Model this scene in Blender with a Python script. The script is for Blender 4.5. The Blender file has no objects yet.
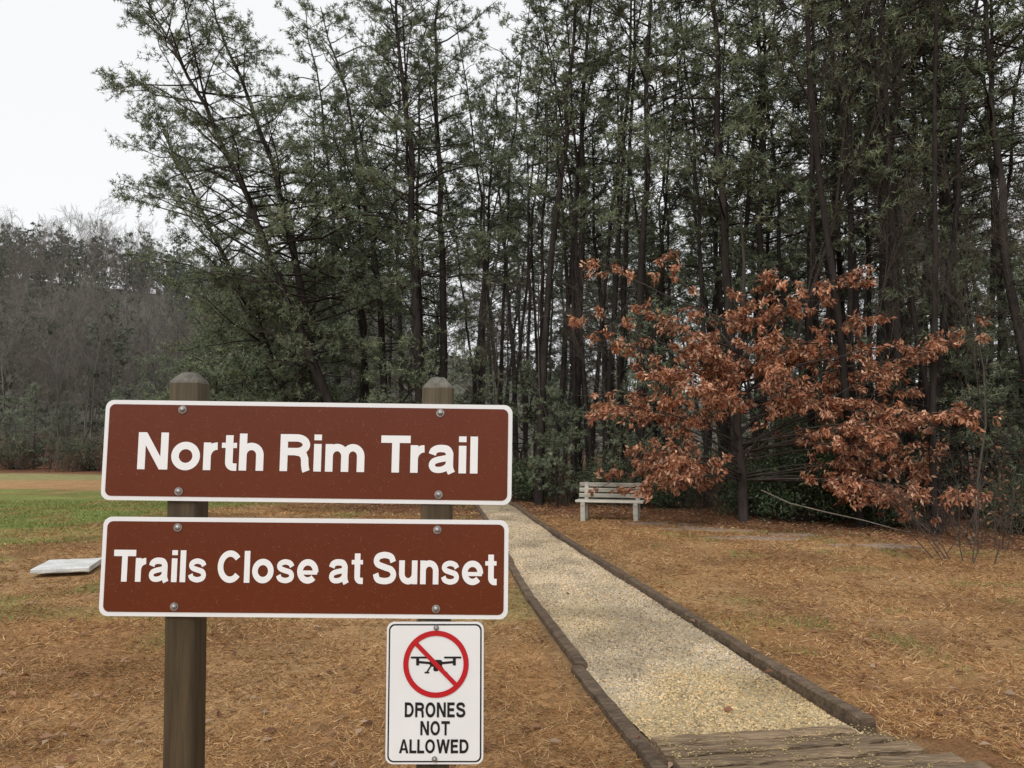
import bpy, math, numpy as np
from mathutils import Vector
R=np.random.default_rng(7)
S=bpy.context.scene
COL=S.collection
# ------------------------------------------------------------ helpers
def link(o,parent=None):
    COL.objects.link(o)
    if parent is not None: o.parent=parent
    return o
def empty(name,loc=(0,0,0),rot=(0,0,0)):
    o=bpy.data.objects.new(name,None); o.location=loc; o.rotation_euler=rot
    o.empty_display_size=.1
    return link(o)
def nrm(a): return a/np.maximum(np.linalg.norm(a,axis=-1,keepdims=True),1e-9)
class MB:
    def __init__(s): s.v=[];s.f=[];s.c=[];s.m=[];s.s=[];s.n=0
    def add(s,v,f,c,m=0,smooth=False):
        v=np.asarray(v,float).reshape(-1,3); f=np.asarray(f,int).reshape(-1,3)
        c=np.asarray(c,float)
        if c.ndim==1: c=np.tile(c,(len(v),1))
        s.v.append(v); s.f.append(f+s.n); s.c.append(c); s.m.append(np.full(len(f),m)); s.s.append(np.full(len(f),smooth))
        s.n+=len(v)
    def tube(s,P,r,sides,c,m=0,smooth=True,cap=False):
        P=np.asarray(P,float); k=len(P); r=np.broadcast_to(r,(k,))
        T=nrm(np.gradient(P,axis=0)); ref=np.array([.9,.3,.1]) if abs(T[0,2])>.7 else np.array([0,.1,1.])
        A=nrm(np.cross(T,ref)); B=np.cross(T,A)
        a=np.arange(sides)*2*math.pi/sides
        V=P[:,None]+r[:,None,None]*(np.cos(a)[None,:,None]*A[:,None]+np.sin(a)[None,:,None]*B[:,None])
        i=np.arange(k-1)[:,None]*sides; j=np.arange(sides)[None]; j2=(j+1)%sides
        a0=i+j;a1=i+j2;b0=a0+sides;b1=a1+sides
        F=np.concatenate([np.stack([a0,a1,b1],-1).reshape(-1,3),np.stack([a0,b1,b0],-1).reshape(-1,3)])
        s.add(V,F,c,m,smooth)
        if cap:
            s.add(V[-1],[[0,q,q+1] for q in range(1,sides-1)],c,m,False)
    def segs(s,p0,p1,r0,r1,c,m=0,sides=3):
        p0=np.asarray(p0,float).reshape(-1,3);p1=np.asarray(p1,float).reshape(-1,3);N=len(p0)
        if N==0: return
        r0=np.broadcast_to(r0,(N,));r1=np.broadcast_to(r1,(N,))
        T=nrm(p1-p0); A=nrm(np.cross(T,np.array([.31,.17,.93]))); B=np.cross(T,A)
        a=np.arange(sides)*2*math.pi/sides
        off=np.cos(a)[None,:,None]*A[:,None]+np.sin(a)[None,:,None]*B[:,None]
        V=np.concatenate([p0[:,None]+off*r0[:,None,None],p1[:,None]+off*r1[:,None,None]],1)
        f=[]
        for j in range(sides):
            j2=(j+1)%sides; f+=[[j,j2,sides+j2],[j,sides+j2,sides+j]]
        F=(np.arange(N)[:,None,None]*2*sides+np.array(f)[None]).reshape(-1,3)
        s.add(V,F,c,m,True)
    def beam(s,p0,p1,w,h,c,m=0,up=(0,0,1),bev=.008,n=6,jit=.002,rng=R):
        p0=np.array(p0,float);p1=np.array(p1,float);T=nrm(p1-p0);up=np.array(up,float)
        A=nrm(np.cross(T,up));B=np.cross(A,T);W=w/2;H=h/2;b=bev
        pr=np.array([[-W+b,-H],[W-b,-H],[W,-H+b],[W,H-b],[W-b,H],[-W+b,H],[-W,H-b],[-W,-H+b]])
        ts=np.linspace(0,1,n+1)
        V=[]
        for t in ts:
            q=pr+rng.normal(0,jit,pr.shape)
            V.append(p0+(p1-p0)*t+q[:,:1]*A+q[:,1:]*B)
        V=np.array(V); sd=8
        i=np.arange(n)[:,None]*sd; j=np.arange(sd)[None]; j2=(j+1)%sd
        a0=i+j;a1=i+j2;b0=a0+sd;b1=a1+sd
        F=np.concatenate([np.stack([a0,a1,b1],-1).reshape(-1,3),np.stack([a0,b1,b0],-1).reshape(-1,3)])
        s.add(V,F,c,m)
        s.add(V[0],[[0,q+1,q] for q in range(1,7)],c,m); s.add(V[-1],[[0,q,q+1] for q in range(1,7)],c,m)
    def leaves(s,C,D,L,W,c,m=0,rng=R,fold=.25):
        N=len(C); D=nrm(D); Sd=nrm(np.cross(D,rng.normal(size=(N,3)))); Nn=np.cross(D,Sd)
        L=np.broadcast_to(L,(N,))[:,None];W=np.broadcast_to(W,(N,))[:,None]
        b=C; m1=C+D*L*.45-Nn*W*fold*.6; t=C+D*L-Nn*W*.35
        l=C+D*L*.5+Sd*W*.5+Nn*W*fold; r=C+D*L*.5-Sd*W*.5+Nn*W*fold
        V=np.stack([b,m1,t,l,r],1)
        F=(np.arange(N)[:,None,None]*5+np.array([[0,1,3],[1,2,3],[0,4,1],[1,4,2]])[None]).reshape(-1,3)
        s.add(V,F,np.repeat(c,5,0) if np.ndim(c)==2 else c,m)
    def spikes(s,C,D,L,W,c,m=0,rng=R):
        N=len(C); D=nrm(D); Sd=nrm(np.cross(D,rng.normal(size=(N,3))))
        L=np.broadcast_to(L,(N,))[:,None];W=np.broadcast_to(W,(N,))[:,None]
        V=np.stack([C-Sd*W/2,C+Sd*W/2,C+D*L],1)
        s.add(V,np.arange(3*N).reshape(-1,3),np.repeat(c,3,0) if np.ndim(c)==2 else c,m)
    def mesh(s,name,mats):
        V=np.concatenate(s.v).astype(np.float32);F=np.concatenate(s.f).astype(np.int32);C=np.concatenate(s.c)
        me=bpy.data.meshes.new(name)
        me.vertices.add(len(V)); me.vertices.foreach_set('co',V.ravel())
        me.loops.add(F.size); me.loops.foreach_set('vertex_index',F.ravel())
        me.polygons.add(len(F)); me.polygons.foreach_set('loop_start',np.arange(len(F),dtype=np.int32)*3)
        for x in mats: me.materials.append(x)
        me.polygons.foreach_set('material_index',np.concatenate(s.m).astype(np.int32))
        me.polygons.foreach_set('use_smooth',np.concatenate(s.s).astype(bool))
        me.update(calc_edges=True)
        ca=me.color_attributes.new('col','FLOAT_COLOR','POINT')
        C4=np.ones((len(V),4),np.float32);C4[:,:3]=C; ca.data.foreach_set('color',C4.ravel())
        return me
    def obj(s,name,mats,parent=None,loc=(0,0,0)):
        o=bpy.data.objects.new(name,s.mesh(name,mats)); o.location=loc
        return link(o,parent)
def vnoise(x,y,sc,seed=0):
    x=np.asarray(x,float)/sc+1000.3;y=np.asarray(y,float)/sc+1000.7
    xi=np.floor(x).astype(np.int64);yi=np.floor(y).astype(np.int64);fx=x-xi;fy=y-yi
    fx=fx*fx*(3-2*fx);fy=fy*fy*(3-2*fy)
    def h(a,b):
        q=np.sin(a*127.1+b*311.7+seed*74.7)*43758.5453
        return q-np.floor(q)
    return (h(xi,yi)*(1-fx)+h(xi+1,yi)*fx)*(1-fy)+(h(xi,yi+1)*(1-fx)+h(xi+1,yi+1)*fx)*fy
def sst(a,b,x):
    t=np.clip((np.asarray(x,float)-a)/(b-a),0,1); return t*t*(3-2*t)
# ------------------------------------------------------------ materials
def mat(name,rough=.8,spec=.3,noise=None,bump=None,stretch=(1,1,1),coat=0,trans=0,metal=0,base=None,haze=None):
    m=bpy.data.materials.new(name); m.use_nodes=True; n=m.node_tree.nodes; l=m.node_tree.links
    p=n['Principled BSDF']; p.inputs['Roughness'].default_value=rough; p.inputs['Specular IOR Level'].default_value=spec
    p.inputs['Metallic'].default_value=metal; p.inputs['Coat Weight'].default_value=coat
    if base is None:
        a=n.new('ShaderNodeAttribute'); a.attribute_name='col'; c=a.outputs['Color']
    else:
        a=n.new('ShaderNodeRGB'); a.outputs[0].default_value=(*base,1); c=a.outputs[0]
    if haze:
        x=n.new('ShaderNodeVectorMath'); x.operation='ADD'; l.new(c,x.inputs[0]); x.inputs[1].default_value=haze; c=x.outputs[0]
    if noise or bump:
        tc=n.new('ShaderNodeTexCoord'); mp=n.new('ShaderNodeMapping'); mp.inputs['Scale'].default_value=stretch
        l.new(tc.outputs['Object'],mp.inputs['Vector'])
    for (sc,amt,det) in (noise or []):
        t=n.new('ShaderNodeTexNoise'); t.inputs['Scale'].default_value=sc; t.inputs['Detail'].default_value=det
        t.inputs['Roughness'].default_value=.65
        l.new(mp.outputs[0],t.inputs['Vector'])
        r=n.new('ShaderNodeMapRange'); r.inputs['From Min'].default_value=.3;r.inputs['From Max'].default_value=.7
        r.inputs['To Min'].default_value=1-amt;r.inputs['To Max'].default_value=1+amt
        l.new(t.outputs['Fac'],r.inputs['Value'])
        x=n.new('ShaderNodeVectorMath'); x.operation='SCALE'
        l.new(c,x.inputs[0]); l.new(r.outputs[0],x.inputs['Scale']); c=x.outputs[0]
    l.new(c,p.inputs['Base Color'])
    if bump:
        t=n.new('ShaderNodeTexNoise'); t.inputs['Scale'].default_value=bump[0]; t.inputs['Detail'].default_value=5
        l.new(mp.outputs[0],t.inputs['Vector'])
        b=n.new('ShaderNodeBump'); b.inputs['Strength'].default_value=bump[1]; b.inputs['Distance'].default_value=bump[2]
        l.new(t.outputs['Fac'],b.inputs['Height']); l.new(b.outputs[0],p.inputs['Normal'])
    if trans:
        tr=n.new('ShaderNodeBsdfTranslucent'); l.new(c,tr.inputs[0])
        mx=n.new('ShaderNodeMixShader'); mx.inputs[0].default_value=trans
        l.new(p.outputs[0],mx.inputs[1]); l.new(tr.outputs[0],mx.inputs[2])
        l.new(mx.outputs[0],n['Material Output'].inputs[0])
    return m
def diff(name,haze=None):
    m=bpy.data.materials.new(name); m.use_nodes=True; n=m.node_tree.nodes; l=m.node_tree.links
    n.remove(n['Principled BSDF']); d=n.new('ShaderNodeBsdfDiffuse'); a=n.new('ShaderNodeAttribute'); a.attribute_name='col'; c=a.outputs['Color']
    if haze:
        x=n.new('ShaderNodeVectorMath'); x.operation='ADD'; l.new(c,x.inputs[0]); x.inputs[1].default_value=haze; c=x.outputs[0]
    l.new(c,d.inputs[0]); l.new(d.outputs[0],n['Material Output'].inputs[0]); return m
M_bark=mat('bark',.9,.1,[(6,.4,2)],None,(1,1,.25))
M_twig=diff('twigs')
M_barkF=diff('bark_hazed',(.040,.042,.043))  # pale grey added to the bark colour as painted haze
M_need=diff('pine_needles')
M_needF=diff('pine_needles_hazed',(.030,.035,.035))  # haze painted into the far needle colour
M_needFF=diff('hill_forest_hazed')
M_leaf=mat('oak_leaf',.6,.3,trans=.25)
M_ever=mat('evergreen_leaf',.45,.4)
M_ground=mat('ground_dead_grass',.95,.1,[(1.3,.18,3),(9,.25,3),(70,.45,3)],(60,.9,.03))
M_straw=diff('straw')
M_gravel=mat('gravel',.9,.2,[(1.5,.15,3),(45,.3,4),(160,.35,2)],(120,.9,.02))
M_stone=mat('gravel_stone',.85,.25)
M_timber=mat('timber',.8,.25,[(5,.35,5),(40,.4,4)],(45,.7,.008),(.35,1,1))
M_deck=mat('deck_plank',.7,.3,[(5,.3,5),(38,.6,6),(120,.45,4)],(90,1,.012),(.07,1,1))
M_post=mat('treated_post',.7,.3,[(8,.35,5),(60,.4,4)],(80,.5,.004),(1,1,.05))
M_bench=mat('bench_weathered_paint',.8,.2,[(10,.25,5)],(40,.4,.004),(.2,1,1))
M_slab=mat('slab_concrete',.85,.2,[(4,.2,5),(40,.15,3)],(60,.3,.004))
M_white=mat('sign_white',.35,.5,[(6,.03,3)],base=(.82,.83,.84))
M_letter=mat('sign_letter_white',.35,.5,base=(.87,.88,.89))
M_black=mat('sign_black',.4,.4,base=(.012,.012,.013))
M_red=mat('sign_red',.35,.5,base=(.5,.012,.02))
M_metal=mat('bolt_metal',.45,.5,[(60,.3,3)],metal=.8,base=(.38,.37,.36))
def brown():
    m=mat('sign_brown',.33,.35,[(3,.06,4)],base=(.125,.025,.0075)); n=m.node_tree.nodes;l=m.node_tree.links
    p=n['Principled BSDF']; src=p.inputs['Base Color'].links[0].from_socket
    tc=n.new('ShaderNodeTexCoord'); v=n.new('ShaderNodeTexVoronoi'); v.inputs['Scale'].default_value=150
    l.new(tc.outputs['Object'],v.inputs['Vector'])
    r=n.new('ShaderNodeMapRange'); r.inputs['From Min'].default_value=.12;r.inputs['From Max'].default_value=.26
    r.inputs['To Min'].default_value=1;r.inputs['To Max'].default_value=0
    l.new(v.outputs['Distance'],r.inputs['Value'])
    nz=n.new('ShaderNodeTexNoise'); nz.inputs['Scale'].default_value=40; l.new(tc.outputs['Object'],nz.inputs['Vector'])
    r2=n.new('ShaderNodeMapRange'); r2.inputs['From Min'].default_value=.45;r2.inputs['From Max'].default_value=.62; l.new(nz.outputs['Fac'],r2.inputs['Value'])
    mm=n.new('ShaderNodeMath');mm.operation='MULTIPLY'; l.new(r.outputs[0],mm.inputs[0]);l.new(r2.outputs[0],mm.inputs[1])
    m2=n.new('ShaderNodeMath');m2.operation='MULTIPLY';m2.inputs[1].default_value=.4;l.new(mm.outputs[0],m2.inputs[0])
    mx=n.new('ShaderNodeMix');mx.data_type='RGBA'; l.new(m2.outputs[0],mx.inputs['Factor']);l.new(src,mx.inputs['A']);mx.inputs['B'].default_value=(.4,.2,.14,1)
    l.new(mx.outputs['Result'],p.inputs['Base Color'])
    b=n.new('ShaderNodeBump');b.inputs['Strength'].default_value=.4;b.inputs['Distance'].default_value=.001
    l.new(mm.outputs[0],b.inputs['Height']);l.new(b.outputs[0],p.inputs['Normal'])
    return m
M_brown=brown()
# ------------------------------------------------------------ terrain
PY=np.array([0,3.97,4.635,6.48,9.31,13.16,16.5,19.8,24,30])
PL=np.array([1.05,.86,.68,.42,.123,-.209,-.5,-.84,-1.5,-2.8])
PR=np.array([2.3,2.1,1.914,1.698,1.325,.80,.42,.08,-.6,-1.9])
def pathdist(x,y):
    c=(np.interp(y,PY,PL)+np.interp(y,PY,PR))/2; w=(np.interp(y,PY,PR)-np.interp(y,PY,PL))/2
    return np.abs(x-c)-w
def gh(x,y):
    x=np.asarray(x,float);y=np.asarray(y,float)
    H=np.interp(x,[-200,-110,-60,-25,25,200],[46,36,29,22,12,12])
    hill=sst(54,150,y)*H+sst(140,400,y)*8
    nn=(vnoise(x,y,1.7,3)-.5)*.07+(vnoise(x,y,6,5)-.5)*.12
    near=sst(.1,1.8,pathdist(x,y))
    return hill+nn*near+(vnoise(x,y,18,9)-.5)*4*sst(55,80,y)
TX=[-90,-40,-18,-12,-7,-4,0,3,5,8,12,20,60];TY=[54,50,43,34,24.5,22,20.5,18.5,16.8,13.8,12.2,11.5,11]
def tline(x): return np.interp(x,TX,TY)
def greenm(x,y):
    n=(vnoise(x,y,2.2,11)-.5)*4+(vnoise(x,y,.6,12)-.5)*2
    a=sst(11.5,14.5,y+n)*(1-sst(26.5,28.5,y+n*.2))*(1-sst(-9.5,-6.5,x+n*.5))*(.5+.4*sst(.25,.5,vnoise(x,y,.8,14)))
    b=.35*sst(.62,.78,vnoise(x,y,.9,21))*sst(5,8,y)*(1-sst(.0,.9,x))
    b2=.3*sst(.72,.85,vnoise(x,y,.5,23))*sst(1,3,x)
    return np.clip(a+b+b2,0,1)
TINT=np.array([1.10,.95,.80])
PALE=[(3.6,14.4,.9,.45),(4.3,13.2,.9,.32),(6.0,12.4,.8,.3),(2.9,15.3,.8,.35),(5.2,13.8,.6,.3)]
def gcol(x,y):
    x=np.asarray(x,float);y=np.asarray(y,float)
    st=np.array([.30,.185,.095])*TINT;st2=np.array([.36,.26,.15])*TINT;dk=np.array([.17,.10,.058])*TINT;gr=np.array([.19,.23,.065])
    tan=np.array([.30,.27,.12]);org=np.array([.42,.25,.12]);lit=np.array([.17,.080,.046]);pal=np.array([.38,.29,.225])
    def mix(a,b,t): return a*(1-t[...,None])+b*t[...,None]
    c=mix(st*np.ones(x.shape+(3,)),st2,vnoise(x,y,1.3,1))
    c=mix(c,dk,.6*sst(.5,.8,vnoise(x,y,.8,2)))
    c=mix(c,gr*(.8+.5*vnoise(x,y,.9,4))[...,None],greenm(x,y)*.95)
    far=sst(27,29,y)*(1-sst(-2,2,x)); c=mix(c,org,far); c=mix(c,tan,far*sst(34,36,y))
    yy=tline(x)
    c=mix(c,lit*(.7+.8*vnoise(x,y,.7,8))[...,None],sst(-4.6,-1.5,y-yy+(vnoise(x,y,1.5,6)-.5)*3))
    for (px,py,rx,ry) in PALE:
        d=((x-px)/rx)**2+((y-py)/ry)**2+(vnoise(x,y,.3,13)-.5)*1.8
        c=mix(c,pal,.85*(1-sst(.4,1.1,d)))
    c=mix(c,np.array([.2,.15,.085]),.5*(1-sst(.05,.4,pathdist(x,y))))
    c=mix(c,np.array([.11,.105,.088]),sst(56,75,y))  # hill ground greyed with distance, haze put into the colour
    return c
xs=np.concatenate([-np.geomspace(600,18,40),np.arange(-17.5,16,.13),np.geomspace(16.5,600,40)])
ys=np.concatenate([np.linspace(-60,0,12),np.arange(.5,3.4,.5),np.arange(3.5,24,.13),np.geomspace(24.3,700,95)])
X,Y=np.meshgrid(xs,ys); Z=gh(X,Y); nx=len(xs);ny=len(ys)
g=MB(); i=(np.arange(ny-1)[:,None]*nx+np.arange(nx-1)[None]).ravel()
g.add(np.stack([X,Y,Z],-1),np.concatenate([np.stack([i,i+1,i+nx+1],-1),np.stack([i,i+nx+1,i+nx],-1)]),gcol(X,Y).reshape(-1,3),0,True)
g.obj('ground',[M_ground])
# path
g=MB(); yy=np.arange(3.9,27,.12); k=13
L=np.interp(yy,PY,PL);Rr=np.interp(yy,PY,PR); tt=np.linspace(0,1,k)
X=L[:,None]*(1-tt)+Rr[:,None]*tt; Y=np.repeat(yy[:,None],k,1)
def pz(x,y,t): return .016+.022*(1-(2*t-1)**2)+(vnoise(x,y,.5,31)-.5)*.02
Z=pz(X,Y,tt[None])
def pcol(x,y):
    c=np.array([.52,.42,.285])*(.8+.4*vnoise(x,y,.6,33))[...,None]
    yel=sst(.40,.7,vnoise(x,y,.8,35))*(1-sst(5.5,9,y)); c=c*(1-yel[...,None]*.8)+np.array([.54,.41,.22])*yel[...,None]*.8
    dk=sst(.55,.8,vnoise(x,y,.45,37)); return c*(1-.25*dk[...,None])
i=(np.arange(len(yy)-1)[:,None]*k+np.arange(k-1)[None]).ravel()
g.add(np.stack([X,Y,Z],-1),np.concatenate([np.stack([i,i+1,i+k+1],-1),np.stack([i,i+k+1,i+k],-1)]),pcol(X,Y).reshape(-1,3),0,True)
g.obj('gravel_path',[M_gravel])
g=MB(); N=60000; y=3.9+14*R.random(N)**1.6; t=R.random(N)
kk=R.random(N)<.4+.6*sst(.3,.55,vnoise(t*3,y,.5,40)); y=y[kk];t=t[kk];N=len(y)
x=np.interp(y,PY,PL)*(1-t)+np.interp(y,PY,PR)*t
z=pz(x,y,t)+.001; r=R.uniform(.004,.009,N)*(1+.06*y)
oc=np.array([[1,0,0],[0,1,0],[-1,0,0],[0,-1,0],[0,0,.8],[0,0,-.6]])
V=np.stack([x,y,z],-1)[:,None]+oc[None]*r[:,None,None]*R.uniform(.6,1.3,(N,6,1))
F=(np.arange(N)[:,None,None]*6+np.array([[0,1,4],[1,2,4],[2,3,4],[3,0,4]])[None]).reshape(-1,3)
pal=np.array([[1,1,1],[1.25,1.25,1.25],[.7,.7,.7],[.95,1.0,1.15],[1.1,.95,.75],[.45,.43,.43]])
c=pcol(x,y)*pal[R.integers(0,6,N)]*R.uniform(.85,1.15,(N,1))
g.add(V,F,np.repeat(c,6,0)); g.obj('gravel',[M_stone])
# ------------------------------------------------------------ timber edging
def edging(name,xs_,side):
    g=MB(); y=4.40 if side>0 else 3.2
    while y<22:
        y2=y+2.4; off=.055*side; zc=.032 if side>0 else .008
        p0=(np.interp(y,PY,xs_)+off+R.normal(0,.010),y+.012,zc+R.normal(0,.006)); p1=(np.interp(y2,PY,xs_)+off+R.normal(0,.010),y2-.012,zc+R.normal(0,.006))
        cc=np.array([.145,.102,.068])*R.uniform(.75,1.25)
        g.beam(p0,p1,.088,.10,cc,0,bev=.010,n=14,jit=.0025); y=y2
    return g.obj(name,[M_timber])
edging('timber_edging',PR,1); edging('timber_edging',PL,-1)
# ------------------------------------------------------------ plank steps
e=empty('wooden_steps')
a=np.array([.75,4.04]);b=np.array([1.93,4.235])
for k in range(6):
    zz=.085-.004*k
    l0=a+np.array([.030,-.118])*k+np.array([R.normal(0,.015),0]); r0=b+np.array([.095,-.118])*k+np.array([R.normal(0,.03),0])
    g=MB(); cc=np.array([.215,.15,.092])*R.uniform(.75,1.2)
    g.beam((*l0,zz+R.normal(0,.004)),(*r0,zz+R.normal(0,.004)),.104,.055,cc,0,bev=.009,n=22,jit=.0035)
    o=g.obj('plank_%d'%(k+1),[M_deck],e)
g=MB(); 
g.beam((.80,4.02,.02),(1.0,3.2,.02),.09,.07,(.07,.05,.035),0); g.beam((1.88,4.18,.02),(2.55,3.3,.02),.09,.07,(.07,.05,.035),0)
g.obj('stringers',[M_timber],e)
g=MB();N=1400;u=R.random(N);k_=R.uniform(-.4,5.4,N)
x=(a[0]+.03*k_)*(1-u)+(b[0]+.095*k_)*u;y=(a[1]-.118*k_)*(1-u)+(b[1]-.118*k_)*u;r=R.uniform(.003,.008,N)
kk=vnoise(x,y,.12,50)>.5; x=x[kk];y=y[kk];r=r[kk];k_=k_[kk];N=len(x)
V=np.stack([x,y,.1145-.004*k_],-1)[:,None]+oc[None]*r[:,None,None]*R.uniform(.5,1.3,(N,6,1))
F=(np.arange(N)[:,None,None]*6+np.array([[0,1,4],[1,2,4],[2,3,4],[3,0,4]])[None]).reshape(-1,3)
g.add(V,F,np.repeat(np.array([.42,.32,.14])*R.uniform(.5,1.2,(N,1)),6,0)); g.obj('grit',[M_stone],e)
# ------------------------------------------------------------ sign lettering (drawn strokes)
ST=.20;HS=ST/2;XH=.745
def A(cx,cy,rx,ry,a0,a1,n=None):
    n=n or max(6,int(abs(a1-a0)/7)); t=np.radians(np.linspace(a0,a1,n+1)); return [(cx+rx*math.cos(q),cy+ry*math.sin(q)) for q in t]
def spl(P,n=7):
    P=np.array(P);P=np.vstack([2*P[0]-P[1],P,2*P[-1]-P[-2]]);o=[]
    for i in range(1,len(P)-2):
        for t in np.linspace(0,1,n,endpoint=False):
            o.append(.5*((2*P[i])+(-P[i-1]+P[i+1])*t+(2*P[i-1]-5*P[i]+4*P[i+1]-P[i+2])*t*t+(-P[i-1]+3*P[i]-3*P[i+1]+P[i+2])*t**3))
    o.append(P[-2]); return [tuple(q) for q in o]
def stem(x,y0=0,y1=1): return ('l',[(x,y0),(x,y1)])
h=HS; G={}
G['N']=(.80,[stem(h),stem(.80-h),('p',[(0.0,1),(.80-ST*1.12,0),(.80,0),(ST*1.12,1)])])
G['o']=(.76,[('l',A(.38,.372,.38-h,.385-h,0,360,40))])
def hump(x0,p,top=XH): return ('l',A(x0+p/2,.42,p/2,top+.01-h-.42,178,0,14)+[(x0+p,0)])
G['r']=(.42,[stem(h,0,XH),('l',A(h+.26,.36,.26,XH+.005-h-.36,176,88,12))])
G['t']=(.41,[('l',[(.205,.95),(.205,.24)]+A(.325,.215,.12,.215-h+.01,180,270,8)+[(.41,h-.01)]),('l',[(0,XH-.07),(.40,XH-.07)],.14)])
G['h']=(.65,[stem(h),hump(h,.65-ST)])
G['n']=(.65,[stem(h,0,XH),hump(h,.65-ST)])
G['u']=(.65,[stem(.65-h,0,XH),('l',[(.65-x,XH-y) for x,y in hump(h,.65-ST)[1]])])
G['R']=(.79,[stem(h),('l',[(h,1-h),(.44,1-h)]+A(.44,.715,.25,.285-h,90,-90,14)+[(h,.43+h)]),('l',[(.40,.53),(.54,.50),(.62,.44),(.655,.34),(.665,.16),(.685,.05),(.705,-.0)])])
G['i']=(ST,[stem(h,0,XH),stem(h,.845,1)])
G['l']=(ST,[stem(h)])
G['m']=(1.04,[stem(h,0,XH),hump(h,(1.04-ST)/2),hump(h+(1.04-ST)/2,(1.04-ST)/2)])
G['T']=(.78,[('l',[(0,1-h),(.78,1-h)]),stem(.39,0,1-h)])
G['a']=(.70,[('l',spl([(.10,.50),(.14,.60),(.24,.655),(.36,.665),(.49,.64),(.555,.54),(.56,.42),(.56,.20),(.575,.10),(.62,.0)])),('l',spl([(.56,.43),(.42,.395),(.24,.355),(.13,.30),(.095,.20),(.15,.11),(.26,.085),(.40,.11),(.51,.19),(.56,.30)]),.165)])
G['s']=(.66,[('l',spl([(.565,.515),(.50,.615),(.33,.665),(.17,.62),(.115,.53),(.17,.445),(.33,.39),(.50,.335),(.555,.23),(.50,.125),(.33,.08),(.15,.13),(.085,.245)]),.17)])
G['S']=(.82,[('l',spl([(.705,.69),(.63,.85),(.41,.91),(.19,.86),(.115,.73),(.18,.61),(.41,.525),(.64,.445),(.72,.29),(.63,.14),(.41,.09),(.17,.14),(.09,.32)]))])
G['C']=(.84,[('l',A(.44,.5,.44-h,.51-h,38,322,34))])
G['e']=(.74,[('l',A(.375,.372,.375-h,.385-h,-6,318,36)),('l',[(.12,.335),(.71,.335)],.13)])
G['D']=(.80,[stem(h),('l',[(h,1-h),(.36,1-h)]+A(.36,.5,.44-h,.5-h,90,-90,18)+[(h,h)])])
G['O']=(.88,[('l',A(.44,.5,.44-h,.51-h,0,360,40))])
G['E']=(.66,[stem(h),('l',[(0,1-h),(.65,1-h)]),('l',[(0,.51),(.60,.51)]),('l',[(0,h),(.66,h)])])
G['L']=(.62,[stem(h),('l',[(0,h),(.62,h)])])
G['A']=(.86,[('p',[(0,0),(ST*1.1,0),(.43+.06,1),(.43-ST*.5,1)]),('p',[(.86-ST*1.1,0),(.86,0),(.43+ST*.5,1),(.43-.06,1)]),('l',[(.2,.29),(.66,.29)],.15)])
sl_=ST*1.05
G['W']=(1.2,[('p',[(0,1),(.24,0),(.24+sl_*.9,0),(sl_,1)]),('p',[(.24,0),(.24+sl_*.9,0),(.6+sl_*.4,1),(.6-sl_*.5,1)]),('p',[(.96-sl_*.9,0),(.96,0),(.6+sl_*.5,1),(.6-sl_*.4,1)]),('p',[(.96-sl_*.9,0),(.96,0),(1.2,1),(1.2-sl_,1)])])
def lettering(body,name,cx,cz,w,hh,y,m,parent,gap=.105,space=.33):
    g=MB(); x=0; els=[]
    for ci,ch in enumerate(body):
        if ch==' ': x+=space;continue
        W,E=G[ch]; nxt=body[ci+1] if ci+1<len(body) else ''
        for q in E: els.append((x,q))
        gp=gap
        if ch=='T' and nxt.islower(): gp=gap-.10
        elif ch in 'rt': gp=gap*.55
        elif ch in 'AWLT': gp=gap*.6
        elif ch in 'oes' or nxt in 'oeas': gp=gap*.85
        x+=W+gp
    tot=x-gap; sx=w/tot; sy=hh
    for n_,(x0,q) in enumerate(els):
        yy_=-(n_%7)*.00012
        if q[0]=='p': 
            P=np.array(q[1],float);V=np.stack([(P[:,0]+x0)*sx-w/2+cx,np.full(len(P),y+yy_),(P[:,1]-.5)*sy+cz],-1); g.add(V,[[0,i,i+1] for i in range(1,len(P)-1)],(1,1,1)); continue
        P=np.array(q[1],float);wd=q[2] if len(q)>2 else ST
        P=P[np.concatenate([[True],np.linalg.norm(np.diff(P,axis=0),axis=1)>1e-4])]
        T=nrm(np.gradient(P,axis=0)); 
        if np.linalg.norm(P[0]-P[-1])<1e-3: T[0]=T[-1]=nrm((P[1]-P[-2])[None])[0]
        Nn=np.stack([-T[:,1],T[:,0]],-1)*wd/2
        a_=P+Nn;b_=P-Nn;n=len(P);V2=np.concatenate([a_,b_])
        V=np.stack([(V2[:,0]+x0)*sx-w/2+cx,np.full(2*n,y+yy_),(V2[:,1]-.5)*sy+cz],-1)
        i=np.arange(n-1); g.add(V,np.concatenate([np.stack([i,i+1,n+i+1],-1),np.stack([i,n+i+1,n+i],-1)]),(1,1,1))
    return g.obj(name,[m],parent)
# ------------------------------------------------------------ signs
def rrect(w,h,r,n=8):
    P=[]
    for cx,cz,a0 in ((w/2-r,h/2-r,0),(-w/2+r,h/2-r,90),(-w/2+r,-h/2+r,180),(w/2-r,-h/2+r,270)):
        for i in range(n+1):
            q=math.radians(a0+90*i/n); P.append((cx+r*math.cos(q),cz+r*math.sin(q)))
    return P
def plate(name,P,y,th,m,parent,c=(1,1,1)):
    g=MB();P=np.array(P);n=len(P)
    f=np.stack([P[:,0],np.full(n,y),P[:,1]],-1);b=f+np.array([0,th,0])
    idx=[[0,i,i+1] for i in range(1,n-1)]
    g.add(f,idx,c);g.add(b,[[q[0],q[2],q[1]] for q in idx],c)
    s=[]
    for i in range(n):
        j=(i+1)%n; s+=[[i,n+i,n+j],[i,n+j,j]]
    g.add(np.concatenate([f,b]),s,c)
    return g.obj(name,[m],parent)
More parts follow.
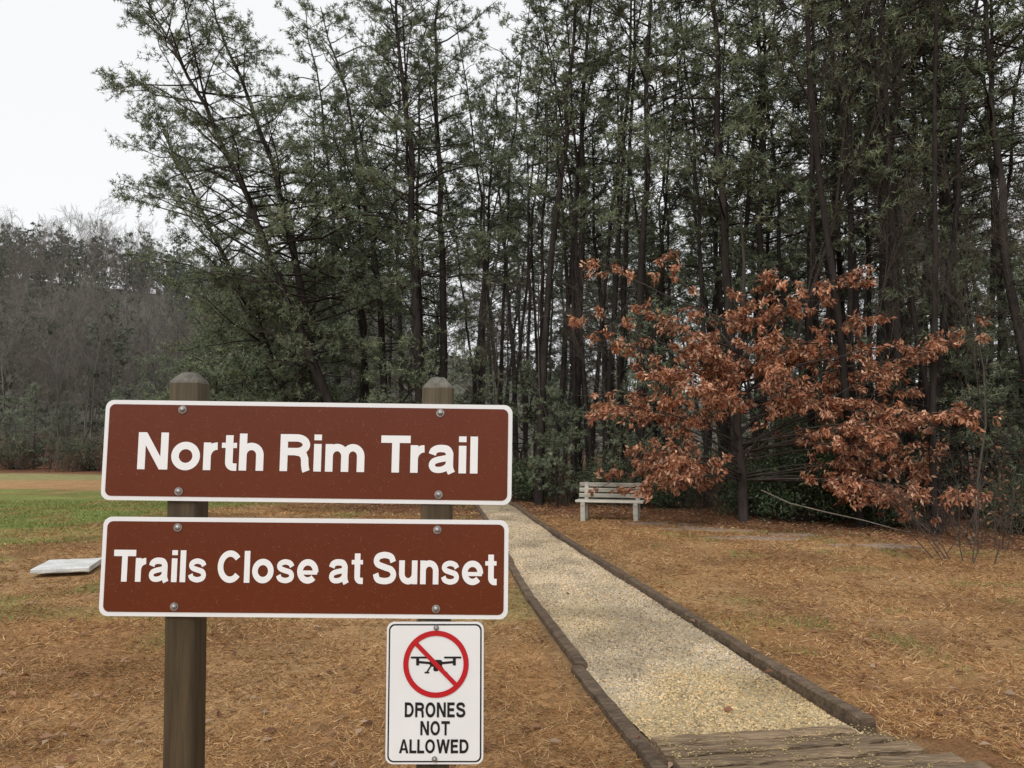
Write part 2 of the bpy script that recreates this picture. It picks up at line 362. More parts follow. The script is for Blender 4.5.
def bolt(x,z,y,parent,r=.014):
    g=MB()
    g.tube([(x,y,z),(x,y-.002,z)],r,20,(1,1,1),cap=True,smooth=False)
    rs=[.72,.70,.55,.3,.03]; ys_=[0,-.002,-.005,-.0068,-.0075]
    g.tube([(x,y-.002+q,z) for q in ys_],np.array(rs)*r,16,(1,1,1))
    return g.obj('bolt',[M_metal],parent)
e1=empty('trail_name_sign',(-.627,2.30,1.628),(0,math.radians(.75),math.radians(.4)))
plate('panel',rrect(1.254,.306,.026),0,.004,M_white,e1)
plate('brown_face',rrect(1.254-.026,.306-.026,.018),-.0015,.001,M_brown,e1)
lettering('North Rim Trail','lettering',.0,-.002,1.040,.113,-.0022,M_letter,e1)
e2=empty('closing_time_sign',(-.6285,2.30,1.2785),(0,math.radians(.55),math.radians(.3)))
plate('panel',rrect(1.234,.296,.026),0,.004,M_white,e2)
plate('brown_face',rrect(1.234-.026,.296-.026,.018),-.0015,.001,M_brown,e2)
lettering('Trails Close at Sunset','lettering',.0,.002,1.157,.095,-.0022,M_letter,e2,gap=.10,space=.30)
for X_ in (-.389,.404):
    for Z_ in (.126,-.124): bolt(X_,Z_,-.0025,e1,.0125)
    for Z_ in (.118,-.118): bolt(X_-(.0 if X_<0 else .004),Z_,-.0025,e2,.0125)
e3=empty('no_drones_sign',(-.2307,2.296,.9124))
W3,H3=.291,.413
plate('panel',rrect(W3,H3,.022),0,.003,M_white,e3)
plate('black_border',rrect(W3-.012,H3-.012,.018),-.001,.0006,M_black,e3)
plate('white_face',rrect(W3-.021,H3-.021,.015),-.002,.0006,M_white,e3)
cx,cz=.003,.084
def rect(x0,z0,x1,z1,w):
    d=np.array([x1-x0,z1-z0]);d=d/np.linalg.norm(d);q=np.array([-d[1],d[0]])*w/2
    return [(x1-q[0],z1-q[1]),(x1+q[0],z1+q[1]),(x0+q[0],z0+q[1]),(x0-q[0],z0-q[1])]
g=MB();n=72;an=np.arange(n)*2*math.pi/n
V=np.concatenate([np.stack([cx+r*np.cos(an),np.full(n,-.0042),cz+r*np.sin(an)],-1) for r in (.098,.0825)])
f=[]
for i in range(n):
    j=(i+1)%n;f+=[[i,n+i,n+j],[i,n+j,j]]
g.add(V,f,(1,1,1)); g.obj('prohibition_ring',[M_red],e3)
plate('drone_body',[(cx+p,cz+.002+q) for p,q in rrect(.038,.020,.007)],-.0028,.0004,M_black,e3)
plate('drone_camera',[(cx+p,cz-.014+q) for p,q in rrect(.016,.015,.006)],-.0030,.0004,M_black,e3)
for sg in (-1,1):
    plate('drone_arm',rect(cx+sg*.012,cz+.002,cx+sg*.056,cz+.006,.007),-.0031,.0003,M_black,e3)
    plate('drone_motor',rect(cx+sg*.055,cz-.004,cx+sg*.055,cz+.018,.009),-.0033,.0003,M_black,e3)
    plate('drone_rotor',[(cx+sg*.050+p,cz+.019+q) for p,q in rrect(.052,.0055,.0025)],-.0035,.0003,M_black,e3)
    plate('drone_leg',rect(cx+sg*.014,cz-.004,cx+sg*.027,cz-.024,.0045),-.0029,.0003,M_black,e3)
    plate('drone_foot',rect(cx+sg*.020,cz-.025,cx+sg*.034,cz-.025,.0045),-.0034,.0003,M_black,e3)
q=.087*math.sqrt(.5)
plate('prohibition_slash',rect(cx-q,cz+q,cx+q,cz-q,.013),-.0050,.0003,M_red,e3)
lettering('DRONES','lettering_1',.001,-.049,.180,.043,-.0028,M_black,e3,gap=.13)
lettering('NOT','lettering_2',.001,-.102,.086,.041,-.0028,M_black,e3,gap=.13)
lettering('ALLOWED','lettering_3',-.002,-.154,.206,.040,-.0028,M_black,e3,gap=.13)
bolt(.003,.190,-.003,e3,.008); bolt(.001,-.190,-.003,e3,.008)
# posts
def post(x0,x1,zt,w,y):
    g=MB(); n=24
    zs=np.linspace(-.3,zt-.035,n); P=np.array([[x0+(x1-x0)*(z-.74)/(zt-.74),y,z] for z in zs])
    h=w/2;b=.005
    pr=np.array([[-h+b,-h],[h-b,-h],[h,-h+b],[h,h-b],[h-b,h],[-h+b,h],[-h,h-b],[-h,-h+b]])
    base=np.array([.060,.042,.022]);top=np.array([.088,.072,.046])
    rings=[];cs=[]
    for p in P:
        rings.append(p+np.concatenate([pr+R.normal(0,.0006,pr.shape),np.zeros((8,1))],1)); t=float(sst(1.3,1.85,p[2])); cs.append(np.tile(base*(1-t)+top*t,(8,1)))
    for k_,dz in ((.97,.003),(.9,.010),(.45,.033),(.4,.035)):
        rings.append(np.array([x1,y,zt-.035+dz])+np.concatenate([pr*k_,np.zeros((8,1))],1)); cs.append(np.tile([.12,.11,.09],(8,1)))
    V=np.array(rings);m=len(V);i=np.arange(m-1)[:,None]*8;j=np.arange(8)[None];j2=(j+1)%8
    F=np.concatenate([np.stack([i+j,i+j2,i+j2+8],-1).reshape(-1,3),np.stack([i+j,i+j2+8,i+j+8],-1).reshape(-1,3)])
    g.add(V,F,np.array(cs).reshape(-1,3)); g.add(V[-1],[[0,q_,q_+1] for q_ in range(1,7)],(.13,.12,.10))
    g.obj('wooden_post',[M_post])
post(-.998,-1.020,1.878,.092,2.353); post(-.240,-.232,1.862,.092,2.353)
# ------------------------------------------------------------ bench
be=empty('park_bench',(2.12,16.2,float(gh(2.12,16.2))),(0,0,math.radians(-16)))
wc=np.array([.50,.47,.40])
def bpart(name,*beams):
    g=MB()
    for p0,p1,w,h,up in beams: g.beam(p0,p1,w,h,wc*R.uniform(.8,1.08),0,up=up,bev=.006,n=4,jit=.001)
    g.obj(name,[M_bench],be)
U=(0,0,1)
for k in range(3): bpart('seat_slat_%d'%(k+1),((-.72,-.20+k*.15,.40),(.72,-.20+k*.15,.40),.13,.045,U))
bl=np.array([0,-.25,.97])
for k in range(3):
    zc=.50+k*.115; yc=.205+.045*k
    bpart('back_slat_%d'%(k+1),((-.72,yc,zc),(.72,yc,zc),.035,.085,bl))
for n_,x in (('frame_1',-.56),('frame_2',.56)):
    bpart(n_,((x,-.20,-.03),(x,-.20,.375),.10,.10,(0,1,0)),((x,.17,-.03),(x,.30,.78),.085,.085,(0,1,0)),((x,-.26,.345),(x,.20,.345),.07,.07,U))
# slab
g=MB(); g.beam((-6.30,10.12,.03),(-5.66,10.32,.03),.85,.06,(.62,.62,.60),0,bev=.012,n=6,jit=.002)
g.obj('concrete_slab',[M_slab])
# ------------------------------------------------------------ tree generators
def needles(g,C,D,rng,M,L,W,cols,br):
    N=len(C); C2=np.repeat(C,M,0);D2=np.repeat(D,M,0)
    d=nrm(D2*.5+nrm(rng.normal(size=(N*M,3)))*.95+np.array([0,0,.1]))
    tc=cols[rng.integers(0,len(cols),N)]*(br[:,None]); 
    g.spikes(C2+d*.01,d,L*rng.uniform(.7,1.25,N*M),W,np.repeat(tc,M,0),1,rng)
PC=np.array([[.145,.178,.118],[.172,.204,.126],[.200,.228,.130],[.122,.156,.110],[.190,.200,.135]])
def pine(seed,H=16,r0=.15,bend=(0,0),crown0=.45,Lmax=2.6,nb=60,dens=7,dead=14,M=5,NL=.15,NW=.03,cols=PC,bark=(.040,.033,.029),wig=.16,tufts=6,power=1.6,skip=.25):
    rng=np.random.default_rng(seed); g=MB()
    n=18; f=np.linspace(0,1,n); wx=np.cumsum(rng.normal(0,wig,n))*.6; wy=np.cumsum(rng.normal(0,wig,n))*.6
    wx-=wx[0];wy-=wy[0]
    P=np.stack([bend[0]*f**power+wx*f,bend[1]*f**power+wy*f,f*H-.2*(f==0)],-1)
    rad=r0*(1-f*.93)**.85; rad[0]*=1.25
    bark=np.array(bark); g.tube(P,rad,7,bark*1.0,0)
    at=lambda q:np.array([np.interp(q,f,P[:,a]) for a in range(3)])
    p0s,p1s,ra,rb=[],[],[],[]; TC,TD,TB=[],[],[]
    for i in range(dead):
        q=rng.uniform(.1,crown0+.15); p=at(q); az=rng.uniform(0,6.28); L=rng.uniform(.3,1.8); d=np.array([math.cos(az),math.sin(az),rng.uniform(-.35,.35)])
        pts=[p,p+d*L*.5,p+d*L+np.array([0,0,rng.normal(-.05,.12)])]
        for a in (0,1): p0s.append(pts[a]);p1s.append(pts[a+1]);ra.append(.014-.006*a);rb.append(.008-.005*a)
        for w in range(rng.integers(0,4)):
            s=pts[1]+(pts[2]-pts[1])*rng.random(); p0s.append(s);p1s.append(s+nrm(d+rng.normal(0,.7,3))*rng.uniform(.2,.5));ra.append(.005);rb.append(.002)
    for i in range(nb):
        t=(i+rng.random())/nb; q=crown0+(1-crown0)*t; p=at(min(q,.995)); az=i*2.4+rng.normal(0,.6)
        prof=min(1,(.55+1.6*t))*max(.05,(1-t))**.45
        L=Lmax*prof*rng.choice([.35,.6,.8,1.0,1.2],p=[.15,.25,.25,.2,.15])+.2
        el=rng.normal(.15,.24)+.5*t**1.5
        d=np.array([math.cos(az)*math.cos(el),math.sin(az)*math.cos(el),math.sin(el)])
        k=6; s=np.linspace(0,1,k+1); pts=p+d*L*s[:,None]+np.array([0,0,1.])*(L*rng.uniform(-.12,.25)*s**2)[:,None]+np.cumsum(rng.normal(0,.05*L,(k+1,3)),0)*s[:,None]
        rr=(.010+.010*L)*(1-.85*s)
        for a in range(k): p0s.append(pts[a]);p1s.append(pts[a+1]);ra.append(rr[a]);rb.append(rr[a+1])
        nl=max(4,int(L*dens*rng.uniform(.6,1.2))); ss=.40+.60*rng.random(nl)**.75
        b0=np.stack([np.interp(ss,s,pts[:,a]) for a in range(3)],-1)
        sd=nrm(np.cross(d,[0,0,1]))
        bd=nrm(d*.6+sd*rng.choice([-1,1],nl)[:,None]*rng.uniform(.3,1.2,nl)[:,None]+rng.normal(0,.38,(nl,3))+np.array([0,0,.08]))
        bL=rng.uniform(.25,.75,nl)*(.5+.25*L)*(1.3-.6*ss)
        b1=b0+bd*bL[:,None]
        p0s+=list(b0);p1s+=list(b1);ra+=[.006]*nl;rb+=[.003]*nl
        T=tufts; u=rng.uniform(.25,1.03,(nl,T,1)); cc=b0[:,None]+(b1-b0)[:,None]*u+rng.normal(0,.035,(nl,T,3))
        keep=rng.random((nl,T))>skip*rng.uniform(.3,1.7)
        bb=np.repeat(rng.uniform(.75,1.25)*rng.uniform(.75,1.3,nl),T).reshape(nl,T)
        TC.append(cc[keep]);TD.append(np.repeat(bd[:,None],T,1)[keep]); TB.append(bb[keep])
    g.segs(p0s,p1s,np.array(ra),np.array(rb),bark*1.15,2)
    needles(g,np.concatenate(TC),np.concatenate(TD),rng,M,NL,NW,cols,np.concatenate(TB))
    return g
def bare(seed,H=9,r0=.07,c=(.13,.11,.095),spread=.55,depth=4,upb=.25,rmin=.0035):
    rng=np.random.default_rng(seed); g=MB(); p0s,p1s,ra,rb=[],[],[],[]
    def grow(p,d,L,rad,dep):
        k=4
        for a in range(k):
            d=nrm(d+rng.normal(0,.11,3)+np.array([0,0,.04])); q=p+d*L/k; r2=rad*(.88 if a<k-1 else .8)
            p0s.append(p);p1s.append(q);ra.append(rad);rb.append(r2); p=q;rad=r2
            if dep>0 and (a>0 or dep<depth):
                for _ in range(rng.integers(1,3)):
                    nd=nrm(d+rng.normal(0,spread,3)+np.array([0,0,upb])); grow(p,nd,L*rng.uniform(.35,.6),rad*.5,dep-1) if dep>1 else (p0s.append(p),p1s.append(p+nd*L*.5),ra.append(rad*.5),rb.append(.0015))
    grow(np.array([0,0,-.1]),np.array([0,0,1.]),H,r0,depth)
    g.segs(p0s,p1s,np.maximum(ra,rmin),np.maximum(rb,rmin*.6),np.array(c),0,3)
    return g
def inst(name,me,x,y,s=1,rz=None,tilt=0,parent=None,sz=None):
    o=bpy.data.objects.new(name,me); o.location=(x,y,float(gh(x,y))-.03)
    o.rotation_euler=(R.normal(0,tilt),R.normal(0,tilt),R.uniform(0,6.28) if rz is None else rz)
    o.scale=(s,s,s if sz is None else sz); return link(o,parent)
PM=[M_bark,M_need,M_twig]
def hazed_copy(me):  # same mesh, materials with haze painted into the colour
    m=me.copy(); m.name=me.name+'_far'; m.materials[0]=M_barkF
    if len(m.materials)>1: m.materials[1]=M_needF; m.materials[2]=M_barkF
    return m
key=[(-4.6,22.5,15.5,(-7.4,-.5),.24,4.6,.17,104,1.25),(-5.6,23.5,16.5,(-4.4,0),.25,3.8,.18,84,1.4),
     (-2.7,22.2,18,(-1.6,0),.28,3.4,.17,78,1.6),(-2.2,23.6,19,(.4,0),.36,2.8,.16,60,1.6),(-6.6,25,13,(-6.4,0),.20,4.0,.15,84,1.3),
     (.75,21.0,18,(.9,0),.42,2.1,.13,44,1.6),(1.9,22.5,19,(.9,0),.40,2.5,.14,50,1.6),(5.6,18.6,18,(-.7,0),.36,3.1,.15,64,1.6),
     (8.6,17.5,19,(1.6,0),.33,3.3,.20,72,1.4),(9.6,18.2,19,(-1.1,.3),.38,3.0,.19,62,1.6),(3.4,20,19,(.6,0),.34,2.9,.13,60,1.6),(11.2,19,20,(-.2,0),.34,3.1,.20,66,1.6),(6.9,20.5,17,(.3,0),.32,3.0,.14,56,1.6),(-4.0,25,17,(-2.8,0),.26,3.4,.15,70,1.5)]
for i,(x,y,H,bd,c0,Lm,r0,nb,pw) in enumerate(key):
    g=pine(100+i,H,r0,bd,c0,Lm,nb,7.5,24,6,.12,.021,power=pw,tufts=7,skip=.22)
    o=g.obj('pine_tree',PM,None,(x,y,float(gh(x,y))))
tall=[pine(200+i,H=R.uniform(16,20),r0=R.uniform(.10,.15),bend=tuple(R.normal(0,1.0,2)),crown0=c0,Lmax=2.8,nb=nb,dens=5.8,dead=34,M=5,NW=.032,NL=.16,wig=.2).mesh('pine_tree_tall_%d'%i,PM) for i,(c0,nb) in enumerate([(.48,46),(.38,52),(.56,40),(.31,56),(.5,44)])]
tallF=[hazed_copy(m) for m in tall]
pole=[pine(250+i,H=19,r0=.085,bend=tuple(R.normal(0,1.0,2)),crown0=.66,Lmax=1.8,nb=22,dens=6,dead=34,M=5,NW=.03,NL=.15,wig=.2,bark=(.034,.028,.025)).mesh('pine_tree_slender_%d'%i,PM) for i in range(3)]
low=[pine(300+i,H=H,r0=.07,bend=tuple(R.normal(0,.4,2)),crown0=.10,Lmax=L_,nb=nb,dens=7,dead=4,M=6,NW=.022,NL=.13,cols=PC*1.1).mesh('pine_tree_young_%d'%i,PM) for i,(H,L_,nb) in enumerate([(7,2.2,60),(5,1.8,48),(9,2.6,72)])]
lowF=[hazed_copy(m) for m in low]
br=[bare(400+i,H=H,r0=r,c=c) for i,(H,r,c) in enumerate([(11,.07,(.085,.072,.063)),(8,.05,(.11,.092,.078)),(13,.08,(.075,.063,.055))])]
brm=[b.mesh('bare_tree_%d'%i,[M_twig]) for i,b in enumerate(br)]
brF=[hazed_copy(m) for m in brm]
pts=[]
def ok(x,y,d):
    for a,b in pts:
        if (a-x)**2+(b-y)**2<d*d: return False
    return True
for k_ in key: pts.append((k_[0],k_[1]))
cnt=0; tries=0
while cnt<150 and tries<9000:
    tries+=1
    y=R.uniform(12,52); x=R.uniform(-.26*y-2,.76*y)
    if x<-8 and y<tline(x): continue
    if y<tline(x)+1.0 or (pathdist(x,y)<.7 and y<27): continue
    if not ok(x,y,1.2+.03*y): continue
    pts.append((x,y)); cnt+=1; fr=y>31
    q=R.random()
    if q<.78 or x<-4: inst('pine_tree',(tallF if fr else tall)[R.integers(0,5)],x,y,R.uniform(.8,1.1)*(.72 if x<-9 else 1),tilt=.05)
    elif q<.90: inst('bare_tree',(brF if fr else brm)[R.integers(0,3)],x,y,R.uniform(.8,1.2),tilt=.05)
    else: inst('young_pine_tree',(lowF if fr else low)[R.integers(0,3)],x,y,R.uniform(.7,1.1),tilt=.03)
n=0
while n<52:
    x=R.uniform(-3,17); y=tline(x)+R.uniform(.3,9)
    if pathdist(x,y)<.5 or not ok(x,y,.6): continue
    pts.append((x,y)); inst('pine_tree',pole[R.integers(0,3)],x,y,R.uniform(.8,1.1),tilt=.045); n+=1
for i in range(52):
    x=R.uniform(-46,-15); y=tline(x)+R.uniform(.5,9)
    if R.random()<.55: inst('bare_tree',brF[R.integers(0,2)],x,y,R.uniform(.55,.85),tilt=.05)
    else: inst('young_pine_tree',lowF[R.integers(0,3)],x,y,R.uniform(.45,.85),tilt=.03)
for (x,y,k,s) in [(-1.3,21.8,0,.62),(.2,23.5,1,.8),(-3.4,21.6,1,.9),(-6.2,23,1,1),(-8.0,25.2,0,.9),(-9.5,29,2,.9),(-12,33,2,.9),(-15,38,2,1),(7.2,17.4,1,.7),(11,14.8,0,.8),(3.2,18.8,0,.7),(-2.2,25,2,.8),(6.5,20,2,.75),(13,16,2,.8),(-11,30.5,0,1),(8.9,16.0,0,.8),(1.2,20.0,1,.6),
    (-9.2,27,2,.8),(-12.5,31.5,0,1.1),(-10,33,2,1),(-14.5,36,2,.9),(-17,41,2,1),(-16,44,0,1.2),(-8,30,2,1),(10.3,16.6,2,.65)]:
    inst('young_pine_tree',low[k],x,y,s,tilt=.03)
for (x,y,k,s) in [(2.6,19.4,1,.6),(7.4,15.4,1,.6),(8.8,14.4,1,.55),(9.8,14.2,0,.7),(-.9,21.2,1,.6),(10.5,13.4,1,.6),(6.0,17.2,2,.7),(1.5,20.2,0,.6)]:
    inst('bare_tree',brm[k],x,y,s,tilt=.06)
# distant forest on hillside, aerial haze painted into its colours
HAZE_PC=PC*.62+np.array([.048,.054,.055])  # needle colours dulled and greyed to paint haze
dm=[pine(500+i,H=13,r0=.15,crown0=.12,Lmax=3.0,nb=34,dens=4,dead=0,M=4,NW=.13,NL=.36,cols=HAZE_PC,bark=(.12,.115,.11),tufts=4,skip=.1).mesh('distant_pine_%d'%i,[M_needFF,M_needFF,M_needFF]) for i in range(3)]
dbm=[bare(520+i,H=10,r0=.10,c=cc_,depth=4,rmin=.013).mesh('distant_bare_%d'%i,[M_needFF]) for i,cc_ in enumerate([(.215,.195,.175),(.19,.168,.15)])]  # bare trees paled to paint haze over the hill
df=empty('distant_forest')
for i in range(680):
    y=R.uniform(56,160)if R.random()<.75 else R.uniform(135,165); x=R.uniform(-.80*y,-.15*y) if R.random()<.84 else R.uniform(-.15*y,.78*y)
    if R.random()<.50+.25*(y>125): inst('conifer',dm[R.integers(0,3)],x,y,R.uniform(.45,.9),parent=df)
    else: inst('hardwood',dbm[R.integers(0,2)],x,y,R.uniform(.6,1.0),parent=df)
# ------------------------------------------------------------ oak with retained leaves
def oak():
    rng=np.random.default_rng(77); g=MB(); bx,by=4.9,16.0
    tr=np.array([[0,0,-.1],[.02,0,1],[-.06,.05,2],[-.03,0,3.2],[.1,0,4.4],[.2,.1,5.6],[.15,.1,7]])
    g.tube(tr,[.12,.10,.09,.075,.055,.035,.01],8,(.06,.048,.042),0)
    ends=[(2.4,1.6,1.1),(2.1,2.3,.9),(3.1,1.3,1.0),(3.8,2.6,1.0),(2.6,3.2,.8),(1.0,4.2,.3),(4.2,3.8,.8),(5.3,3.4,1.2),(5.0,4.5,.5),(6.5,3.9,1),(7.5,3.9,.9),(8.1,3.2,1.1),(8.3,2.6,1.1),(7.1,3.0,1.2),(6.9,1.9,1),(7.7,1.9,1.1),(7.8,1.0,1.2),(7.2,1.4,.9),(8.1,2.1,1.0),(3.4,4.5,.4),(6.2,4.6,.6),(6.0,2.8,1.0),(3.0,2.1,1.0),(4.5,3.0,.8),(7.0,5.0,.4),(2.8,1.0,.7),(7.9,3.7,.7),(1.7,3.5,.4),(7.5,.5,1.1),(7.3,.65,1.0),(2.3,4.6,.4),(1.4,3.0,.25),(8.2,1.5,.8),(3.4,3.6,.7),(5.6,5.3,.35),(4.2,5.2,.3),(3.1,5.3,.25),(1.5,5.0,.2)]
    p0s,p1s,ra,rb=[],[],[],[];LC,LD,LB=[],[],[]
    for (ex,ez,w) in ends:
        for rep in range(1 if w<.5 else 2):
            ey=15.0+rng.normal(0,.75); E=np.array([ex-bx,ey-by,ez])+rng.normal(0,.2,3)
            hz=np.clip(ez*.72+rng.normal(0,.25),.9,5.5); st=np.array([np.interp(hz,tr[:,2],tr[:,a]) for a in range(3)])
            k=8;s=np.linspace(0,1,k+1)[:,None]; sag=np.array([0,0,.3+.1*rng.normal()])
            pts_=st+(E-st)*s+sag*4*s*(1-s)*.5+np.cumsum(rng.normal(0,.07,(k+1,3)),0)*s
            rr=.028*(1-.85*s[:,0])
            for a in range(k): p0s.append(pts_[a]);p1s.append(pts_[a+1]);ra.append(rr[a]);rb.append(rr[a+1])
            nt=int(12*w)+4
            for _ in range(nt):
                u=rng.uniform(.48,1); b0=np.array([np.interp(u,s[:,0],pts_[:,a]) for a in range(3)])
                d=nrm((E-st)/np.linalg.norm(E-st)*.6+rng.normal(0,.65,3)); d[2]*=.5; L=rng.uniform(.25,.7); b1=b0+d*L
                p0s.append(b0);p1s.append(b1);ra.append(.007);rb.append(.003)
                bb=rng.uniform(.7,1.35)
                for c_ in range(rng.integers(2,6)):
                    cc=b0+(b1-b0)*rng.uniform(.3,1.05); m=rng.integers(5,12)
                    LC.append(cc+rng.normal(0,.035,(m,3))); dd=nrm(d*.4+rng.normal(0,.5,(m,3))+np.array([0,0,-.6])); LD.append(dd); LB.append(np.full(m,bb))
    g.segs(p0s,p1s,np.array(ra),np.array(rb),(.07,.057,.049),0,4)
    C=np.concatenate(LC);D=np.concatenate(LD); N=len(C)
    pal=np.array([[.42,.185,.10],[.52,.27,.155],[.33,.13,.07],[.64,.40,.27],[.26,.10,.055]])
    cl=pal[rng.integers(0,5,N)]*rng.uniform(.8,1.15,(N,1))*np.concatenate(LB)[:,None]
    g.leaves(C,D,rng.uniform(.08,.15,N),rng.uniform(.035,.07,N),cl,1,rng)
    g.obj('oak_tree',[M_bark,M_leaf],None,(bx,by,0))
oak()
def shrub(seed,H,W,n,cols,lf=(.06,.11)):
    rng=np.random.default_rng(seed);g=MB();p0s,p1s=[],[];C,D=[],[];B=[]
    for i in range(n):
        az=rng.uniform(0,6.28);rad=W*math.sqrt(rng.random());z=H*rng.uniform(.12,1)*(1-.45*(rad/W)**2)
        e=np.array([rad*math.cos(az),rad*math.sin(az),z]);s=np.array([e[0]*.15,e[1]*.15,0]);m=s*.4+e*.6+rng.normal(0,.06,3)-np.array([0,0,.1*z])
        p0s+=[s,m];p1s+=[m,e]; k=26; b=rng.uniform(.6,1.35)
        C.append(e+rng.normal(0,.13,(k,3)));D.append(nrm(rng.normal(0,1,(k,3))+np.array([0,0,.5]))); B.append(np.full(k,b))
    g.segs(p0s,p1s,.008,.004,(.07,.055,.045),0)
    C=np.concatenate(C);D=np.concatenate(D);B=np.concatenate(B)
    g.leaves(C,D,rng.uniform(*lf,len(C)),.035,np.array(cols)[rng.integers(0,len(cols),len(C))]*B[:,None],1,rng)
    return g.mesh('evergreen_shrub_%d'%seed,[M_bark,M_ever])
gc=[(.045,.08,.034),(.07,.11,.047),(.10,.135,.06)]
sh=[shrub(600,2.3,1.0,150,gc),shrub(601,1.3,.9,110,gc),shrub(602,1.8,1.3,150,[(.09,.11,.058),(.075,.09,.052)])]
for (x,y,k,s) in [(6.2,16.2,0,1),(7.0,16.6,0,.9),(5.6,16.9,1,1),(7.8,15.6,1,.7),(4.0,19,1,.8),(-1.5,22.5,2,.8),(9.8,14.6,1,.8),(12,13.6,2,1),(.6,22.3,1,1),(2.2,21,2,.7),(-8.5,26,2,1),(-14,38,2,1.5),(-20,45,0,1.3),(-27,48,2,1.4),(-33,50,2,1.4),(-23,47,2,1.5),(-38,50,0,1.3),(8.9,17.5,2,1),(5,21,2,1),(3.0,20.2,2,.9),(6.6,18.2,2,1)]:
    inst('evergreen_shrub',sh[k],x,y,s)
def brush(seed,H,n,c,leaf=0):
    rng=np.random.default_rng(seed);g=MB();p0s,p1s,ra,rb=[],[],[],[];C=[];D=[]
    for i in range(n):
        p=np.array([rng.normal(0,.25),rng.normal(0,.25),-.03]);d=nrm(np.array([rng.normal(0,.3),rng.normal(0,.3),1]));L=H*rng.uniform(.5,1);k=7;r=.011
        for a in range(k):
            d=nrm(d+rng.normal(0,.13,3));q=p+d*L/k;p0s.append(p);p1s.append(q);ra.append(r);rb.append(r*.8);r*=.8;p=q
            for _ in range(2):
                nd=nrm(d+rng.normal(0,.6,3));e=p+nd*L*rng.uniform(.1,.3);p0s.append(p);p1s.append(e);ra.append(r*.5);rb.append(.0015)
                for __ in range(2):
                    e2=p+(e-p)*rng.uniform(.4,1); f=e2+nrm(nd+rng.normal(0,.6,3))*L*.1; p0s.append(e2);p1s.append(f);ra.append(.003);rb.append(.0012)
                    if rng.random()<leaf: C.append(f);D.append(nd+[0,0,-.5])
    g.segs(p0s,p1s,np.array(ra),np.array(rb),np.array(c),0)
    if C:
        C=np.array(C);D=np.array(D);pal=np.array([[.25,.12,.06],[.32,.19,.11],[.2,.08,.04]])
        g.leaves(C,D,rng.uniform(.06,.1,len(C)),.045,pal[rng.integers(0,3,len(C))],1,rng)
    return g.mesh('brush_%d'%seed,[M_twig,M_leaf])
bs=[brush(700,2.2,9,(.10,.082,.07),.25),brush(701,1.4,12,(.13,.10,.08),.1),brush(702,3.2,8,(.09,.075,.066),.35)]
inst('bare_bush',bs[0],6.5,10.9,1); inst('bare_bush',bs[2],7.7,12.3,.9)
n=0
while n<120:
    x=R.uniform(-5,22);y=tline(x)+abs(R.normal(0,3))+.2
    if pathdist(x,y)<.5 or (1.0<x<3.3 and y<19): continue
    inst('bare_bush',bs[R.integers(0,3)],x,y,R.uniform(.5,1.15)); n+=1
for i in range(40):
    x=R.uniform(-45,-8); inst('bare_bush',bs[R.integers(0,3)],x,tline(x)+R.uniform(-.3,3),R.uniform(.8,1.6))
g=MB(); g.tube([(5.0,15.1,.75),(5.5,14.9,.5),(6.1,14.7,.35),(6.7,14.4,.22),(7.4,14.1,.02)],[.012,.016,.015,.012,.006],6,(.2,.17,.14)); g.obj('fallen_branch',[M_bark])
# ------------------------------------------------------------ ground cover
g=MB(); N=380000
y=3.3+19*R.random(N)**1.55; x=R.uniform(-1,1,N)*(.74*y+.8)
kk=(pathdist(x,y)>.12)&(y<tline(x)+2)&~((x>.7)&(x<2.9)&(y<4.35)&(pathdist(x,y)<.55))&~((abs(x+5.98)<.42)&(abs(y-10.22)<.52))&(R.random(N)<.35+.65*sst(.25,.6,vnoise(x,y,.35,60)))&(R.random(N)<1-.6*sst(-3.5,-1,y-tline(x))); x=x[kk];y=y[kk]
for (px,py,rx,ry) in PALE:
    kk=(((x-px)/rx)**2+((y-py)/ry)**2+(vnoise(x,y,.3,13)-.5)*1.8>.8)|(R.random(len(x))<.25); x=x[kk];y=y[kk]
N=len(x)
gm=greenm(x,y); green=R.random(N)<gm
az=R.uniform(0,6.28,N); up=np.where(green,R.uniform(.5,2,N),np.abs(R.normal(.15,.35,N)))
D=np.stack([np.cos(az),np.sin(az),up],-1)
pal=np.array([[.40,.255,.13],[.48,.34,.19],[.26,.15,.08],[.54,.42,.27],[.32,.19,.095],[.33,.26,.15]])*TINT
c=pal[R.integers(0,6,N)]*R.uniform(.6,1.15,(N,1))*(.6+.75*vnoise(x,y,.9,2))[:,None]
gcx=np.array([[.21,.25,.08],[.28,.31,.11],[.16,.20,.06]])[R.integers(0,3,N)]; c=np.where(green[:,None],gcx,c)
g.spikes(np.stack([x,y,gh(x,y)+.002],-1),D,R.uniform(.02,.075,N)*(1+.025*y)*np.where(green,.8,1),.0026+.0006*y,c,0)
g.obj('dead_grass',[M_straw])
g=MB(); Al=[]
for cnt_,fx in ((1100,lambda n:(lambda y:(R.uniform(-1,1,n)*(.74*y+.5),y))(3.6+10*R.random(n)**1.2)),(7500,lambda n:(lambda x:(x,tline(x)-R.uniform(-4,3.6,n)*R.random(n)**.6))(R.uniform(-6,14,n)))):
    x,y=fx(cnt_); Al.append(np.stack([x,y,gh(x,y)+R.uniform(.008,.03,cnt_)],-1))
Al=np.concatenate(Al); kk=(pathdist(Al[:,0],Al[:,1])>.05)|(R.random(len(Al))<.12); Al=Al[kk]; Al[:,2]+=np.where(pathdist(Al[:,0],Al[:,1])<.1,.035,0)
N=len(Al);az=R.uniform(0,6.28,N); pal=np.array([[.34,.19,.11],[.26,.12,.065],[.42,.29,.20],[.18,.08,.045]])
D=np.stack([np.cos(az),np.sin(az),R.uniform(-.05,.35,N)],-1)
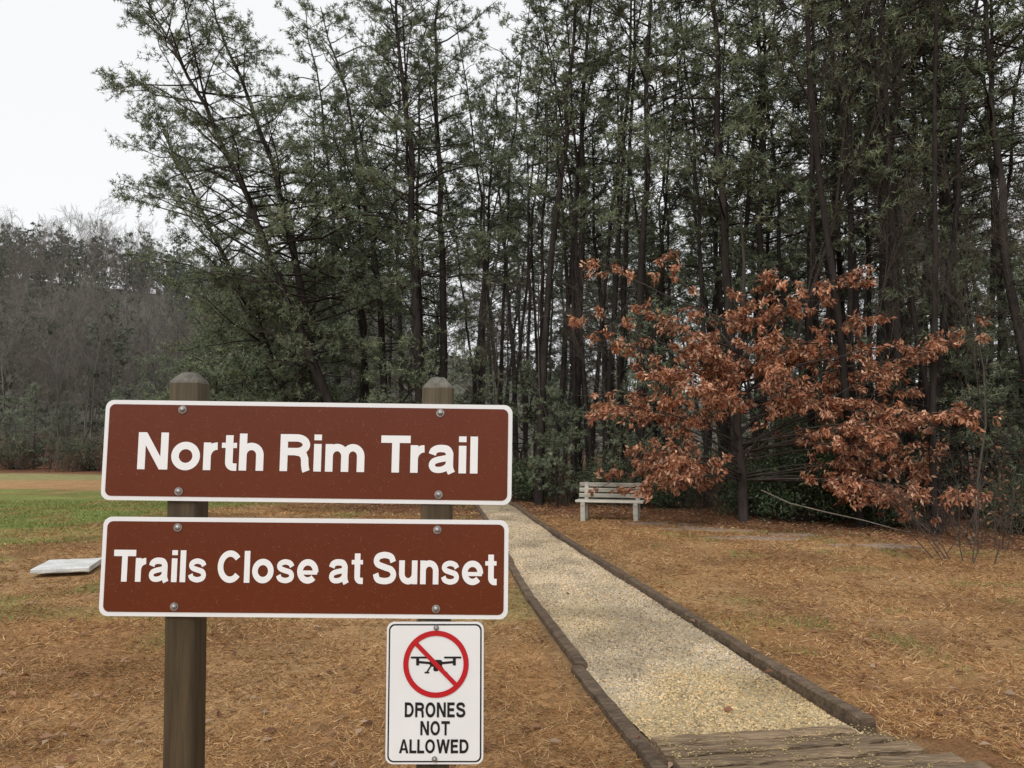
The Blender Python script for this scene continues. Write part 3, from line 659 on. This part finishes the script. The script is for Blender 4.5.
Sd=nrm(np.stack([-np.sin(az),np.cos(az),R.normal(0,.25,N)],-1)); D=nrm(D); Nn=np.cross(D,Sd)
L_=R.uniform(.04,.09,N)[:,None];W_=L_*R.uniform(.4,.7,(N,1))
V=np.stack([Al,Al+D*L_*.5,Al+D*L_,Al+D*L_*.45+Sd*W_*.5+Nn*W_*.25,Al+D*L_*.45-Sd*W_*.5+Nn*W_*.2],1)
g.add(V,(np.arange(N)[:,None,None]*5+np.array([[0,1,3],[1,2,3],[0,4,1],[1,4,2]])[None]).reshape(-1,3),np.repeat(pal[R.integers(0,4,N)]*R.uniform(.7,1.15,(N,1)),5,0))
g.obj('fallen_leaves',[M_leaf])
# ------------------------------------------------------------ light
w=bpy.data.worlds.new('World');S.world=w;w.use_nodes=True;n=w.node_tree.nodes;l=w.node_tree.links
el=math.radians(48);rot=math.radians(200)
sk=n.new('ShaderNodeTexSky');sk.sky_type='NISHITA';sk.sun_disc=False;sk.sun_elevation=el;sk.sun_rotation=rot
hs=n.new('ShaderNodeHueSaturation');hs.inputs['Saturation'].default_value=.12;l.new(sk.outputs[0],hs.inputs['Color'])
mx=n.new('ShaderNodeMix');mx.data_type='RGBA';mx.inputs['Factor'].default_value=.85;l.new(hs.outputs[0],mx.inputs['A']);mx.inputs['B'].default_value=(10.5,10.65,10.8,1)
bg=n['Background'];bg.inputs['Strength'].default_value=.1;l.new(mx.outputs['Result'],bg.inputs['Color'])
sl=bpy.data.lights.new('sun','SUN');sl.energy=1.5;sl.angle=math.radians(25);sl.color=(1,.97,.93)
so=bpy.data.objects.new('sun',sl);link(so)
az=math.radians(200); d=Vector((math.sin(az)*math.cos(el),math.cos(az)*math.cos(el),math.sin(el)))
so.rotation_euler=d.to_track_quat('Z','Y').to_euler(); so.location=(0,-5,20)
cam=bpy.data.cameras.new('camera');cam.lens=26.2;cam.sensor_width=36;cam.clip_end=2000;cam.clip_start=.05
co=bpy.data.objects.new('camera',cam);link(co);co.location=(0,0,1.65);co.rotation_euler=(math.radians(94.68),0,0);S.camera=co
S.view_settings.view_transform='Standard';S.view_settings.look='None';S.view_settings.exposure=0
